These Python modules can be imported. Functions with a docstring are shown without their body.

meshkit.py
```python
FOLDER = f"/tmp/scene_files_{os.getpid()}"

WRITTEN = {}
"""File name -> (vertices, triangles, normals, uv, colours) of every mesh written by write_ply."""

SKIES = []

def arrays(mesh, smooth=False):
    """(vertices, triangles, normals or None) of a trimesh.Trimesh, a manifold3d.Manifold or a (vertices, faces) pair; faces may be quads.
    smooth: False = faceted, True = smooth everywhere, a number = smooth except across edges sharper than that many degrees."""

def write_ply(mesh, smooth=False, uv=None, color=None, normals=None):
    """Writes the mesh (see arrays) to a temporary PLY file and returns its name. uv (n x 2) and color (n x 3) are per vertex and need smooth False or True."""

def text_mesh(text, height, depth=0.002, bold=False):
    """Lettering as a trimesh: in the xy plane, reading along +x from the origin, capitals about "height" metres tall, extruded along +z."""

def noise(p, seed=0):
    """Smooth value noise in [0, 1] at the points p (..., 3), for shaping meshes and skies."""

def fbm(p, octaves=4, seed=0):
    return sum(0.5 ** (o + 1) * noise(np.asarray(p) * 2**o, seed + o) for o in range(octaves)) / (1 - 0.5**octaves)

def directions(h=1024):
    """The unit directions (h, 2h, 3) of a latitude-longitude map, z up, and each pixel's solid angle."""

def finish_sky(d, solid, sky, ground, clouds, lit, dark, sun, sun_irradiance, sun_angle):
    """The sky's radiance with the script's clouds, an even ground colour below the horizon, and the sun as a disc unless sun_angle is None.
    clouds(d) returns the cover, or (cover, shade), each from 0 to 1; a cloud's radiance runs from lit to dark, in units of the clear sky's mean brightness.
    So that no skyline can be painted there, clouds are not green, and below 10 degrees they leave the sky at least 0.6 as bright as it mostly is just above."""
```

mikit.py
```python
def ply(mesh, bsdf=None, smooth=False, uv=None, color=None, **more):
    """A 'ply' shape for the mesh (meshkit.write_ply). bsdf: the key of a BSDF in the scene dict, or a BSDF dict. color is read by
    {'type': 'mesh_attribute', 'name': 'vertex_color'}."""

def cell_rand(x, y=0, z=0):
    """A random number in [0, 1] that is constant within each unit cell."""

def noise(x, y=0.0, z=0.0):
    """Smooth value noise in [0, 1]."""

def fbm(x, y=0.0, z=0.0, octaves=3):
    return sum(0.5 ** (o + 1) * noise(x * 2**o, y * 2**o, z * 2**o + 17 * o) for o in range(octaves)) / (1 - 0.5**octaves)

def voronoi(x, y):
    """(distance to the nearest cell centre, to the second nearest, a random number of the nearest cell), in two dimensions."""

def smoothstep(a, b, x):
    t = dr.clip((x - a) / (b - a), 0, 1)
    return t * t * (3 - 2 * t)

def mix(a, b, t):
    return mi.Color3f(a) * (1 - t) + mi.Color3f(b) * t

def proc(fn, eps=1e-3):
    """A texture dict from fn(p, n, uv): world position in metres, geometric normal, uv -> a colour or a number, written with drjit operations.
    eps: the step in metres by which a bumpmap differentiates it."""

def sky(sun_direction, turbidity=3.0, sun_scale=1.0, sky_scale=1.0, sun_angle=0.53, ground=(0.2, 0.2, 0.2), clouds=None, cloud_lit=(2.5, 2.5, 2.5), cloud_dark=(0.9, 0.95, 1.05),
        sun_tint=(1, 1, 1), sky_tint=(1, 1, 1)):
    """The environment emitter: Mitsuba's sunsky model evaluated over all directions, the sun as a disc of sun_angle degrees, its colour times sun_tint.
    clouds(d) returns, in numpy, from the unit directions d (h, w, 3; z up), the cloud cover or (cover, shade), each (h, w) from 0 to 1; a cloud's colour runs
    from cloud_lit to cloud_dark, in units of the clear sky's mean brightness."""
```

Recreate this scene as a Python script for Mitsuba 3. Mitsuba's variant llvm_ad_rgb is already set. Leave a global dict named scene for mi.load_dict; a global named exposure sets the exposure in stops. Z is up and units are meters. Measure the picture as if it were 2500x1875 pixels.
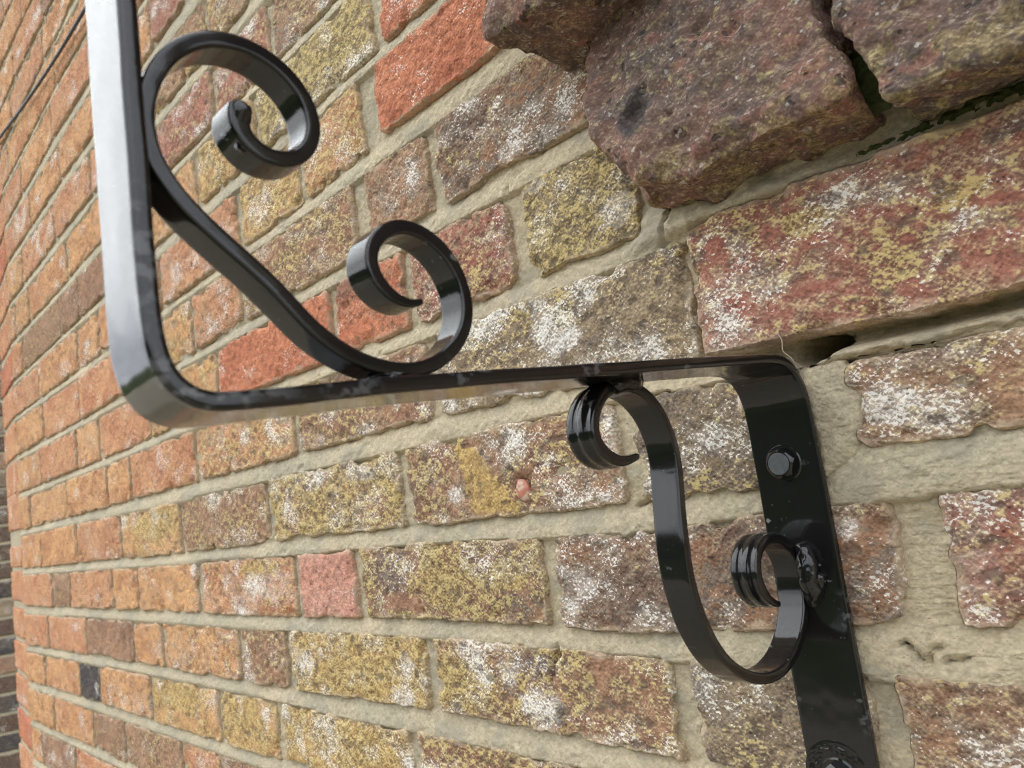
import math
import numpy as np
import trimesh
import manifold3d as m3
import drjit as dr
import mitsuba as mi
import mikit
from mikit import ply, proc, noise, fbm, cell_rand, smoothstep, mix
from meshkit import fbm as nfbm, noise as nnoise
from scipy.interpolate import splprep, splev

T = mi.ScalarTransform4f
scene, labels = {}, {}

# ------------------------------------------------------------------ camera, sky, exposure
CAM = np.array([0.0, -0.38, 0.0])
FWD = np.array([-0.70221614, 0.69988606, 0.13058327])
UP = np.array([0.18782989, 0.00520068, 0.98218781])
scene['camera'] = {'type': 'thinlens', 'fov': 66.69, 'fov_axis': 'x', 'near_clip': 0.01, 'far_clip': 500.0,
                   'aperture_radius': 0.0007, 'focus_distance': 0.42,
                   'to_world': T().look_at(origin=CAM.tolist(), target=(CAM + FWD).tolist(), up=UP.tolist())}


def clouds(d):
    """A closed, thin overcast: brighter overhead than near the horizon, with soft broken structure."""
    q = d / np.maximum(d[..., 2:3] + 0.30, 0.08)
    n = nfbm(np.stack([q[..., 0] * 2.3, q[..., 1] * 2.3, q[..., 2] * 0 + 9.0], -1), 5, 8)
    elev = np.degrees(np.arcsin(np.clip(d[..., 2], -1, 1)))
    shade = np.clip(1.0 - elev / 42.0, 0, 1) * .68 + (n - .5) * .75
    return 1.0, np.clip(shade, 0, 1)


scene['sky'] = mikit.sky((-0.62, -0.50, 0.66), turbidity=3.5, sun_scale=0.07, sun_angle=70, sun_tint=(.78, .97, 1.20), clouds=clouds,
                         cloud_lit=(2.62, 2.75, 2.92), cloud_dark=(.82, .90, 1.03), ground=(0.14, 0.13, 0.08))
exposure = 3.42


# ------------------------------------------------------------------ helpers
def add(key, mesh, bsdf, smooth=False, uv=None, label=None, category=None, group=None, kind=None):
    base, n = key, 0
    while key in scene:
        n += 1
        key = f'{base}_{n:03d}'
    scene[key] = ply(mesh, bsdf, smooth=smooth, uv=uv)
    note(key, label, category, group, kind)
    return key


def note(key, label=None, category=None, group=None, kind=None):
    d = {k: v for k, v in dict(label=label, category=category, group=group, kind=kind).items() if v}
    if d:
        labels[key] = d


def interp(x, pts):
    return np.interp(x, [p[0] for p in pts], [p[1] for p in pts])


# ------------------------------------------------------------------ materials
def unpack(u):
    """uv.x of a brick carries four 4-bit numbers: tone, dark, white lichen, yellow lichen."""
    k = mi.UInt32(dr.floor(u + 0.25))
    f = lambda s: mi.Float((k >> s) & 15)
    return f(0), f(4) / 15, f(8) / 15, f(12) / 15


def pack(tone, dark, white, yellow):
    return float(int(tone) + int(dark) * 16 + int(white) * 256 + int(yellow) * 4096)


TONES = [((.53, .290, .135), (.40, .178, .084)),   # 0 tan orange
         ((.45, .165, .088), (.37, .118, .062)),   # 1 bright orange red
         ((.48, .250, .130), (.41, .168, .088)),   # 2 pinkish red
         ((.31, .175, .105), (.21, .110, .070)),   # 3 brown red
         ((.27, .200, .125), (.175, .125, .088)),  # 4 grey brown
         ((.055, .048, .050), (.035, .032, .034)), # 5 blue black
         ((.33, .140, .098), (.27, .105, .074)),   # 6 deep red
         ((.105, .062, .045), (.070, .045, .036)), # 7 dark brown
         ((.50, .265, .195), (.44, .205, .150))]  # 8 pale pink

# where single bricks of this wall carry white bloom, mustard lichen, bare red clay or soot: (x, z, half width, half height) in metres on the wall
PATCH_WHITE = [(-0.347, 0.105, 0.009, 0.016), (-0.33, 0.089, 0.018, 0.007), (-0.341, -0.065, 0.009, 0.011), (-0.352, -0.081, 0.008, 0.006), (-0.544, -0.127, 0.011, 0.016), (-0.552, -0.158, 0.018, 0.01), (-0.422, -0.128, 0.01, 0.01), (-0.395, -0.148, 0.018, 0.012), (-0.45, -0.132, 0.008, 0.007), (-0.568, 0.03, 0.017, 0.007), (-0.475, 0.01, 0.01, 0.005), (-0.458, -0.001, 0.011, 0.007), (-0.648, 0.064, 0.018, 0.011), (-0.712, -0.135, 0.018, 0.012), (-0.776, -0.068, 0.053, 0.018), (-0.35, 0.231, 0.01, 0.006), (-0.332, 0.197, 0.01, 0.007), (-0.269, 0.158, 0.016, 0.012), (-0.165, -0.04, 0.005, 0.005), (-0.114, -0.062, 0.01, 0.011), (-0.136, 0.014, 0.014, 0.008)]
PATCH_YELLOW = [(-0.497, -0.06, 0.012, 0.023), (-0.478, -0.074, 0.011, 0.015), (-0.411, -0.06, 0.015, 0.01), (-0.601, -0.139, 0.06, 0.029), (-0.478, -0.14, 0.034, 0.022), (-0.334, 0.156, 0.018, 0.013), (-0.083, 0.129, 0.015, 0.006), (-0.086, 0.097, 0.01, 0.006), (-0.324, 0.105, 0.008, 0.01), (-1.076, 0.017, 0.073, 0.022), (-0.872, -0.193, 0.044, 0.019), (-0.786, -0.047, 0.043, 0.01), (-1.039, -0.195, 0.073, 0.019), (-0.639, -0.203, 0.032, 0.017), (-0.152, 0.109, 0.019, 0.006)]
PATCH_RED = [(-0.507, 0.07, 0.023, 0.009), (-0.539, -0.081, 0.026, 0.007), (-0.332, -0.116, 0.017, 0.011), (-0.174, 0.109, 0.007, 0.006), (-0.204, 0.112, 0.006, 0.005), (-0.199, 0.079, 0.014, 0.007), (-0.154, 0.076, 0.014, 0.004), (-0.075, 0.091, 0.008, 0.004), (-0.56, 0.155, 0.043, 0.009), (-0.077, 0.062, 0.004, 0.006)]
PATCH_DARK = [(-0.556, -0.057, 0.023, 0.017), (-0.299, -0.073, 0.039, 0.024), (-0.395, -0.118, 0.026, 0.007), (-0.519, 0.009, 0.013, 0.015), (-0.394, 0.268, 0.034, 0.014), (-0.213, -0.052, 0.023, 0.02), (-0.575, 0.197, 0.022, 0.015), (-0.104, 0.123, 0.004, 0.003)]
# an ochre wedge in one brick: each edge as (x, z) of two corners
WEDGE = [(-.4501, .0353), (-.4387, -.016), (-.388, -.016), (-.4314, .0340)]


def near_patches(p, wob, table):
    m = mi.Float(0)
    for x, z, a, b in table:
        r = dr.sqrt(dr.square((p.x - x) / a) + dr.square((p.z - z) / b)) + wob
        m = dr.maximum(m, smoothstep(1.35, .45, r))
    return m * smoothstep(-.03, -.02, -dr.abs(p.y))


def brick_color(p, n, uv):
    tone, dark, white, yellow = unpack(uv.x)
    ident = dr.floor(uv.y + 1e-3)
    edge = (uv.y - ident) * 2.0                       # 0 at the arris, 1 from 12 mm inwards
    s = ident * .731
    x, y, z = p.x + s, p.y + s * 1.7, p.z - s
    big = fbm(x * 24, y * 24, z * 24, 3)
    mid = fbm(x * 75 + 5, y * 75, z * 75, 3)
    fine = fbm(x * 260, y * 260 + 7, z * 260, 3)
    salt = fbm(x * 800, y * 800, z * 800 + 3, 2)
    w_in = fbm(x * 34 + 11, y * 34, z * 34 - 5, 3)
    w_f = fbm(x * 620 + 2, y * 620, z * 620, 3)
    dust = noise(x * 1700, y * 1700 + 5, z * 1700)
    wob = (mid - .5) * 1.6 + (fine - .5) * 1.2
    pw, py = near_patches(p, wob, PATCH_WHITE), near_patches(p, wob, PATCH_YELLOW)
    pr, pd = near_patches(p, wob, PATCH_RED), near_patches(p, wob, PATCH_DARK)
    wedge = mi.Float(1)
    for (x0, z0), (x1, z1) in zip(WEDGE, WEDGE[1:] + WEDGE[:1]):
        wedge = wedge * smoothstep(-.0020, .0020, ((z1 - z0) * (p.x - x0) - (x1 - x0) * (p.z - z0)) * -1 / math.hypot(x1 - x0, z1 - z0) + (fine - .5) * .009 + (mid - .5) * .006)
    lo, hi = mi.Color3f(0.3), mi.Color3f(0.3)
    for i, (a, b) in enumerate(TONES):
        lo = dr.select(tone == i, mi.Color3f(*a), lo)
        hi = dr.select(tone == i, mi.Color3f(*b), hi)
    grain = dr.clip((fine - .5) * 2.0 + (salt - .5) * 2.2 + (dust - .5) * .55, -1, 1)
    c = mix(lo, hi, dr.clip((big - .5) * 2.4 + (mid - .5) * 1.8 + .5, 0, 1))
    c = c * (1 + .46 * grain)
    weath = dr.clip(.16 + (white + yellow) * .6 + dark * .3, 0, 1)
    # grey-brown weathered skin over the clay, thin where clay is bare
    skin = mix(mi.Color3f(.125, .086, .056), mi.Color3f(.46, .350, .225), dr.clip(.45 + grain * 1.1, 0, 1))
    c = mix(c, skin, weath * (1 - pr) * smoothstep(.36, .60, mid * .5 + fine * .5) * .72)
    m_d = dr.maximum(smoothstep(0.0, 0.25, dark * .9 - .95 + (1 - big) * .55 + mid * .45 + (fine - .5) * .9), pd * .8) * (1 - pr)
    c = mix(c, mi.Color3f(.112, .088, .076) * (1 + .7 * grain), m_d * .72)
    m_y = smoothstep(0.0, 0.22, yellow * .95 - 1.06 + (big * .6 + mid * .4) * 1.1 + (fine - .5) * 1.0 + (salt - .5) * .7 + py * .55 - pr * .5 - pd * .2)
    yl = mix(mi.Color3f(.160, .110, .045), mi.Color3f(.56, .435, .170), dr.clip(.5 + grain * 1.1, 0, 1))
    c = mix(c, yl, m_y * .68)
    c = mix(c, mix(mi.Color3f(.27, .17, .06), mi.Color3f(.56, .38, .14), dr.clip(.5 + grain * .8, 0, 1)), wedge * .75)
    bloom = smoothstep(.46, .74, w_in * .7 + mid * .3 + pw * .22 - pr * .2) * dr.clip(white * 1.15 + pw * .35, 0, 1) * (1 - wedge * .7)
    c = mix(c, mi.Color3f(.56, .50, .43) * (1 + .55 * grain), bloom * .55)
    m_w = smoothstep(.02, .17, white * .30 + (w_in - .5) * 1.65 + (w_f - .5) * 1.15 + (salt - .5) * .95 + (dust - .5) * .40 - .45 + pw * .17 - pr * .12 - wedge * .15)
    c = mix(c, mi.Color3f(.80, .76, .69) * (.58 + .6 * salt), m_w * .72)
    # crumbled pockets, mixed towards dark brown
    hollow = smoothstep(.40, .27, fbm(x * 135 - 7, y * 135, z * 135, 3)) * (.35 + .65 * weath)
    c = mix(c, mi.Color3f(.085, .064, .050), hollow * .62)
    pore = smoothstep(.30, .22, fine * .55 + salt * .45)
    c = c * (1 - .55 * pore)
    # lime and mortar caught along the arrises, fresh clay on a few of them
    rim = smoothstep(.34, .0, edge + (mid - .5) * .9 + (fine - .5) * .6)
    c = mix(c, mi.Color3f(.45, .365, .255) * (.8 + .4 * salt), rim * .55)
    return c


def brick_relief(p, n, uv):
    s = dr.floor(uv.y + 1e-3) * .731
    x, y, z = p.x + s, p.y + s * 1.7, p.z - s
    return fbm(x * 260, y * 260 + 7, z * 260, 3) * .8 + fbm(x * 500 + 2, y * 500, z * 500, 3) * .55 + noise(x * 1200, y * 1200, z * 1200) * .15 - smoothstep(.40, .27, fbm(x * 135 - 7, y * 135, z * 135, 3)) * .35


def mortar_color(p, n, uv):
    g = fbm(p.x * 420, p.y * 420, p.z * 420, 2)
    b = fbm(p.x * 14, p.y * 14, p.z * 14, 3)
    k = noise(p.x * 1100, p.y * 1100, p.z * 1100)
    c = mix(mi.Color3f(.335, .295, .215), mi.Color3f(.440, .365, .245), dr.clip(b * 1.6 - .3 + smoothstep(-.9, -.25, p.x) * .3, 0, 1))
    c = c * (.50 + .55 * g + .45 * fbm(p.x * 900, p.y * 900, p.z * 900, 2))
    c = mix(c, mi.Color3f(.27, .245, .19), smoothstep(.55, .72, fbm(p.x * 45, p.y * 45 + 3, p.z * 45, 3)) * .5)
    c = mix(c, mi.Color3f(.62, .56, .44), smoothstep(.13, .07, k) * .5)
    return mix(c, mi.Color3f(.17, .13, .09), smoothstep(.84, .93, k) * .6)


def mortar_relief(p, n, uv):
    streak = fbm(p.x * 60, p.y * 200, p.z * 420, 3)
    return fbm(p.x * 300, p.y * 300, p.z * 300, 3) * 1.1 + noise(p.x * 1000, p.y * 1000, p.z * 1000) * .35 + streak * smoothstep(-.22, -.12, p.x) * 1.0


def stone_color(p, n, uv):
    big = fbm(p.x * 24 + uv.y, p.y * 24, p.z * 24, 3)
    mid = fbm(p.x * 90, p.y * 90 + uv.y, p.z * 90, 3)
    fine = fbm(p.x * 320, p.y * 320, p.z * 320, 3)
    tiny = fbm(p.x * 850, p.y * 850, p.z * 850, 2)
    grain = dr.clip((fine - .5) * 2.0 + (tiny - .5) * 2.0, -1, 1)
    c = mix(mi.Color3f(.205, .112, .084), mi.Color3f(.112, .080, .066), dr.clip(big * 2.4 - .8 + uv.x + (mid - .5), 0, 1))
    c = mix(c, mi.Color3f(.28, .120, .085), smoothstep(.56, .74, mid) * .5)
    c = mix(c, mi.Color3f(.10, .085, .078), smoothstep(.50, .68, fbm(p.x * 60 + 9, p.y * 60, p.z * 60, 4)) * .5)
    c = mix(c, mi.Color3f(.30, .245, .175), smoothstep(.1, .8, grain) * .34)
    c = mix(c, mi.Color3f(.42, .36, .16) * (1 + .4 * grain), smoothstep(.65, .72, fbm(p.x * 210 + 3, p.y * 210, p.z * 210, 3)) * .32)
    c = mix(c, mi.Color3f(.55, .52, .47), smoothstep(.72, .78, fbm(p.x * 330 + 13, p.y * 330, p.z * 330, 2)) * .4)
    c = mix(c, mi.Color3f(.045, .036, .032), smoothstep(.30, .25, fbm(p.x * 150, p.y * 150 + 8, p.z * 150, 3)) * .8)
    foot = smoothstep(.172, .146, p.z + (mid - .5) * .03)
    c = mix(c, mi.Color3f(.24, .185, .080) * (1 + .5 * grain), smoothstep(.54, .68, fbm(p.x * 120 - 3, p.y * 120, p.z * 120, 3) + foot * .10) * (.14 + .34 * foot))
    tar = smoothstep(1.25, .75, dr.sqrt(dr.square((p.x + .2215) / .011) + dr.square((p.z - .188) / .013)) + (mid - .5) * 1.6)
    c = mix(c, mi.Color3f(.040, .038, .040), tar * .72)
    return c * (1 + .45 * grain)


def stone_relief(p, n, uv):
    return fbm(p.x * 260, p.y * 260, p.z * 260, 3) * 1.2 - smoothstep(.30, .25, fbm(p.x * 150, p.y * 150 + 8, p.z * 150, 3)) * .9 + noise(p.x * 800, p.y * 800, p.z * 800) * .2


def paint_wear(p):
    return smoothstep(.70, .80, fbm(p.x * 260, p.y * 260, p.z * 260, 3)) * smoothstep(.56, .66, fbm(p.x * 34, p.y * 34 + 5, p.z * 34, 2))


SCUFFS = [(-.300, .0285, .022), (-.312, .036, .014), (-.268, .031, .012), (-.316, .062, .020), (-.2250, .0345, .012), (-.170, .0365, .010), (-.305, .112, .013), (-.004, -.080, .012), (-.004, -.125, .014)]


def scuffed(p):
    m = mi.Float(0)
    for y, z, r in SCUFFS:
        m = dr.maximum(m, smoothstep(r, r * .3, dr.sqrt(dr.square(p.y - y) + dr.square(p.z - z))))
    return m * smoothstep(-.1765, -.1735, p.x) * smoothstep(.50, .66, fbm(p.x * 300, p.y * 330, p.z * 330, 3))


def paint_color(p, n, uv):
    c = mix(mi.Color3f(.0075, .0070, .0072), mi.Color3f(.16, .165, .17), dr.maximum(paint_wear(p) * .75, scuffed(p) * .38))
    return mix(c, mi.Color3f(.20, .19, .175), smoothstep(.955, .985, noise(p.x * 620, p.y * 620, p.z * 620)) * .6)


def paint_rough(p, n, uv):
    return .085 + paint_wear(p) * .35 + .05 * fbm(p.x * 50, p.y * 50, p.z * 50, 2)


def paint_relief(p, n, uv):
    return fbm(p.x * 95, p.y * 95, p.z * 95, 2) * 1.0 + smoothstep(.80, .9, noise(p.x * 420, p.y * 420, p.z * 420)) * .12


def rough(name, col, relief, scale, eps, roughness=.9, spec=.25):
    scene[name] = {'type': 'twosided', 'nested': {'type': 'bumpmap', 'arbitrary': proc(relief, eps=eps), 'scale': scale,
                   'bsdf': {'type': 'principled', 'base_color': proc(col), 'roughness': roughness, 'specular': spec}}}


rough('brick_clay', brick_color, brick_relief, .0016, 4e-4)
rough('lime_mortar', mortar_color, mortar_relief, .0012, 4e-4)
rough('corbel_clay', stone_color, stone_relief, .0010, 4e-4)
scene['black_paint'] = {'type': 'twosided', 'nested': {'type': 'bumpmap', 'arbitrary': proc(paint_relief, eps=6e-4), 'scale': .00012,
                        'bsdf': {'type': 'principled', 'base_color': proc(paint_color), 'roughness': proc(paint_rough), 'specular': .5, 'clearcoat': .15, 'clearcoat_gloss': .96}}}
scene['cable_sheath'] = {'type': 'twosided', 'nested': {'type': 'principled', 'base_color': {'type': 'rgb', 'value': [.035, .034, .036]}, 'roughness': .45, 'specular': .5}}
scene['pebble_red'] = {'type': 'principled', 'base_color': proc(lambda p, n, uv: mix(mi.Color3f(.40, .15, .09), mi.Color3f(.5, .36, .27), smoothstep(.52, .66, fbm(p.x * 200, p.y * 200, p.z * 200 - p.z * 0, 2)))), 'roughness': .35}
scene['pebble_pale'] = {'type': 'principled', 'base_color': proc(lambda p, n, uv: mix(mi.Color3f(.55, .40, .30), mi.Color3f(.62, .55, .48), fbm(p.x * 300, p.y * 300, p.z * 120, 2))), 'roughness': .35}
scene['mossy_shade_green'] = {'type': 'twosided', 'nested': {'type': 'principled', 'base_color': proc(lambda p, n, uv: mix(mi.Color3f(.035, .045, .016), mi.Color3f(.095, .105, .040), fbm(p.x * 500, p.y * 500, p.z * 500, 2))), 'roughness': .95, 'specular': .1}}  # dark mossy green, doubles as painted shade in the corbel cracks
scene['silk'] = {'type': 'twosided', 'nested': {'type': 'principled', 'base_color': {'type': 'rgb', 'value': [.42, .34, .27]}, 'roughness': .8}}
scene['grass_green'] = {'type': 'twosided', 'nested': {'type': 'principled', 'base_color': proc(lambda p, n, uv: mix(mi.Color3f(.022, .036, .010), mi.Color3f(.050, .066, .022), fbm(p.x * 9, p.y * 9, p.z * 9, 4))), 'roughness': .95, 'specular': .1}}

# ------------------------------------------------------------------ brickwork
# one row per course, from the top down: bottom edge z as (x, z) pairs, brick height, head joints (x)
RIGHT = 0.26
CORNER = -1.80
COURSES = [
    ([(-1.8, 1.345), (-.2, 1.38)], .069, [-1.7, -1.48, -1.27]),
    ([(-1.8, 1.262), (-.2, 1.30)], .069, [-1.58, -1.36]),
    ([(-1.8, 1.180), (-.2, 1.215)], .068, [-1.66, -1.44, -1.33]),
    ([(-1.8, 1.098), (-.2, 1.13)], .068, [-1.72, -1.50, -1.28]),
    ([(-1.8, 1.015), (-.2, 1.045)], .068, [-1.58, -1.47, -1.25]),
    ([(-1.8, .932), (-1.4, .944), (-.2, .962)], .068, [-1.660, -1.44, -1.22]),
    ([(-1.8, .850), (-1.42, .871), (-1.27, .881), (-.2, .885)], .066, [-1.700, -1.456, -1.24, -1.02]),
    ([(-1.8, .762), (-1.4, .792), (-.2, .800)], .068, [-1.747, -1.396, -1.18, -.96]),
    ([(-1.84, .676), (-1.4, .711), (-1.2, .714), (-.2, .72)], .066, [-1.652, -1.43, -1.20]),
    ([(-1.79, .598), (-1.4, .620), (-.9, .635), (-.2, .64)], .066, [-1.60, -1.400, -1.18, -.96, -.85]),
    ([(-1.87, .507), (-1.4, .531), (-.75, .545), (-.2, .55)], .068, [-1.677, -1.451, -1.24, -1.02, -.80]),
    ([(-1.84, .427), (-1.4, .443), (-1.2, .454), (-.6, .457), (-.2, .46)], .067, [-1.753, -1.645, -1.392, -1.18, -.98, -.796, -.659]),
    ([(-1.84, .346), (-1.3, .365), (-.95, .375), (-.5, .380), (-.2, .384)], .066, [-1.713, -1.452, -1.338, -1.10, -.862, -.705, -.484]),
    ([(-1.8, .276), (-1.3, .284), (-.85, .291), (-.6, .297), (-.45, .305), (-.2, .308)], .067, [-1.605, -1.362, -1.25, -.995, -.764, -.628, -.508, -.285]),
    ([(-1.85, .196), (-1.3, .203), (-.8, .213), (-.4, .219), (-.1, .222)], .067, [-1.592, -1.368, -1.15, -1.03, -.908, -.774, -.538, -.435, -.215]),
    ([(-1.8, .122), (-1.3, .126), (-.7, .137), (-.3, .137), (0, .140)], .066, [-1.622, -1.398, -1.283, -1.069, -.849, -.598, -.483, -.356, -.248, -.05]),
    ([(-1.8, .048), (-1.05, .056), (-.5, .062), (-.33, .0575), (-.225, .0555), (-.07, .0510), (.2, .0500)], .0770, [-1.716, -1.471, -1.253, -1.155, -.927, -.687, -.467, -.226, .02]),
    ([(-1.8, -.027), (-1.0, -.025), (-.6, -.020), (-.3, -.020), (-.175, -.018), (-.155, -.004), (.2, -.004)], .064, [-1.656, -1.432, -1.214, -.990, -.756, -.521, -.291, -.166, .06]),
    ([(-1.8, -.0975), (-.8, -.0970), (-.5, -.094), (-.3, -.097), (-.1, -.086), (.2, -.086)], .061, [-1.592, -1.485, -1.266, -1.159, -.950, -.712, -.603, -.370, -.134, .09]),
    ([(-1.8, -.1715), (-.75, -.1675), (-.5, -.163), (-.3, -.1675), (.2, -.170)], .058, [-1.633, -1.408, -1.189, -1.080, -.853, -.744, -.514, -.277, -.165, .06]),
    ([(-1.8, -.239), (-.5, -.240), (.2, -.243)], .059, [-1.667, -1.460, -1.353, -1.137, -.921, -.778, -.548, -.368, -.15, .07]),
    ([(-1.8, -.310), (.2, -.315)], .060, [-1.62, -1.402, -1.255, -1.042, -.931, -.70, -.60, -.38, -.15, .07]),
    ([(-1.8, -.382), (.2, -.388)], .060, [-1.72, -1.510, -1.29, -1.07, -.85, -.63, -.41, -.19]),
    ([(-1.8, -.455), (.2, -.461)], .060, [-1.62, -1.40, -1.18, -1.07, -.85, -.63, -.52, -.30]),
    ([(-1.8, -.528), (.2, -.534)], .060, [-1.70, -1.48, -1.26, -1.04, -.93, -.71, -.49]),
    ([(-1.8, -.601), (.2, -.607)], .060, [-1.60, -1.38, -1.16, -.94, -.72]),
    ([(-1.8, -.674), (.2, -.680)], .060, [-1.70, -1.48, -1.26, -1.04, -.82]),
    ([(-1.8, -.747), (.2, -.753)], .060, [-1.60, -1.38, -1.16, -.94]),
    ([(-1.8, -.820), (.2, -.826)], .060, [-1.70, -1.48, -1.26]),
]
FIRST_RED = 13      # row of the bright red brick under the corbel

# looks of single bricks: (row, x inside it) -> (tone, dark, white, yellow, proud in mm)
LOOKS = {
    (12, -.58): (4, 1, 5, 14, 1), (12, -.40): (1, 0, 1, 0, 2), (12, -.78): (0, 0, 4, 12, 1), (12, -.98): (0, 0, 3, 7, 0),
    (13, -.40): (1, 0, 0, 0, 2.5), (13, -.56): (2, 1, 5, 10, 0), (13, -.70): (2, 0, 4, 13, 0), (13, -.88): (2, 1, 6, 2, 1), (13, -.2): (3, 6, 6, 4, 0),
    (14, -.33): (3, 9, 9, 5, 1), (14, -.49): (3, 5, 7, 5, 0), (14, -.65): (3, 5, 6, 8, 1), (14, -.83): (2, 2, 7, 4, 0), (14, -.96): (0, 2, 5, 8, -1),
    (15, -.30): (4, 6, 6, 11, 1), (15, -.42): (6, 5, 9, 6, 1), (15, -.54): (1, 5, 3, 2, 1), (15, -.70): (1, 0, 0, 0, 2), (15, -.95): (0, 2, 3, 8, 0), (15, -.2): (4, 6, 6, 8, -2),
    (16, -.35): (4, 6, 14, 7, 1), (16, -.10): (6, 4, 9, 7, 11), (16, -.57): (3, 4, 7, 7, 0), (16, -.80): (2, 3, 7, 9, 0), (16, -1.04): (2, 0, 4, 1, 1),
    (17, -.40): (3, 6, 9, 7, 1), (17, -.23): (4, 9, 10, 6, 1), (17, -.06): (3, 4, 11, 7, 1), (17, -.64): (3, 4, 9, 12, 1), (17, -.87): (3, 4, 3, 7, 0), (17, -1.1): (0, 1, 4, 8, 0),
    (18, -.48): (3, 8, 6, 9, 1), (18, -.65): (8, 0, 0, 0, 2), (18, -.25): (3, 9, 9, 3, 1), (18, -.05): (6, 4, 10, 6, 1), (18, -.83): (2, 1, 8, 5, 0), (18, -1.05): (0, 3, 1, 5, 0),
    (19, -.63): (0, 1, 9, 15, 1), (19, -.40): (3, 5, 9, 9, 1), (19, -.22): (4, 9, 9, 6, 1), (19, -.05): (3, 6, 9, 6, 1), (19, .0): (3, 6, 9, 6, 1), (19, -.80): (3, 4, 4, 6, 0), (19, -.96): (0, 1, 5, 6, 0),
    (20, -.66): (0, 1, 10, 14, 1), (20, -.45): (3, 5, 8, 8, 1), (20, -.26): (3, 7, 8, 6, 1), (20, -.85): (0, 2, 4, 11, 0), (20, -1.40): (5, 0, 1, 0, 0), (20, -.1): (3, 5, 9, 7, 0), (20, -1.03): (0, 0, 2, 9, 0),
}


def bottom(k, x):
    return interp(x, COURSES[k][0])


def top(k, x):
    z = bottom(k, x) + COURSES[k][1]
    if k > 0:
        z = np.minimum(z, bottom(k - 1, x) - (.0125 if k != 16 else np.where(x > -.22, .0075, .0125)))
    return z


WIDE = {(18, -.134): .020, (13, -.508): .024, (14, -.538): .020, (16, -.226): .006, (15, -.356): .015, (17, -.166): .023}   # unusually wide or tight head joints


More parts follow.
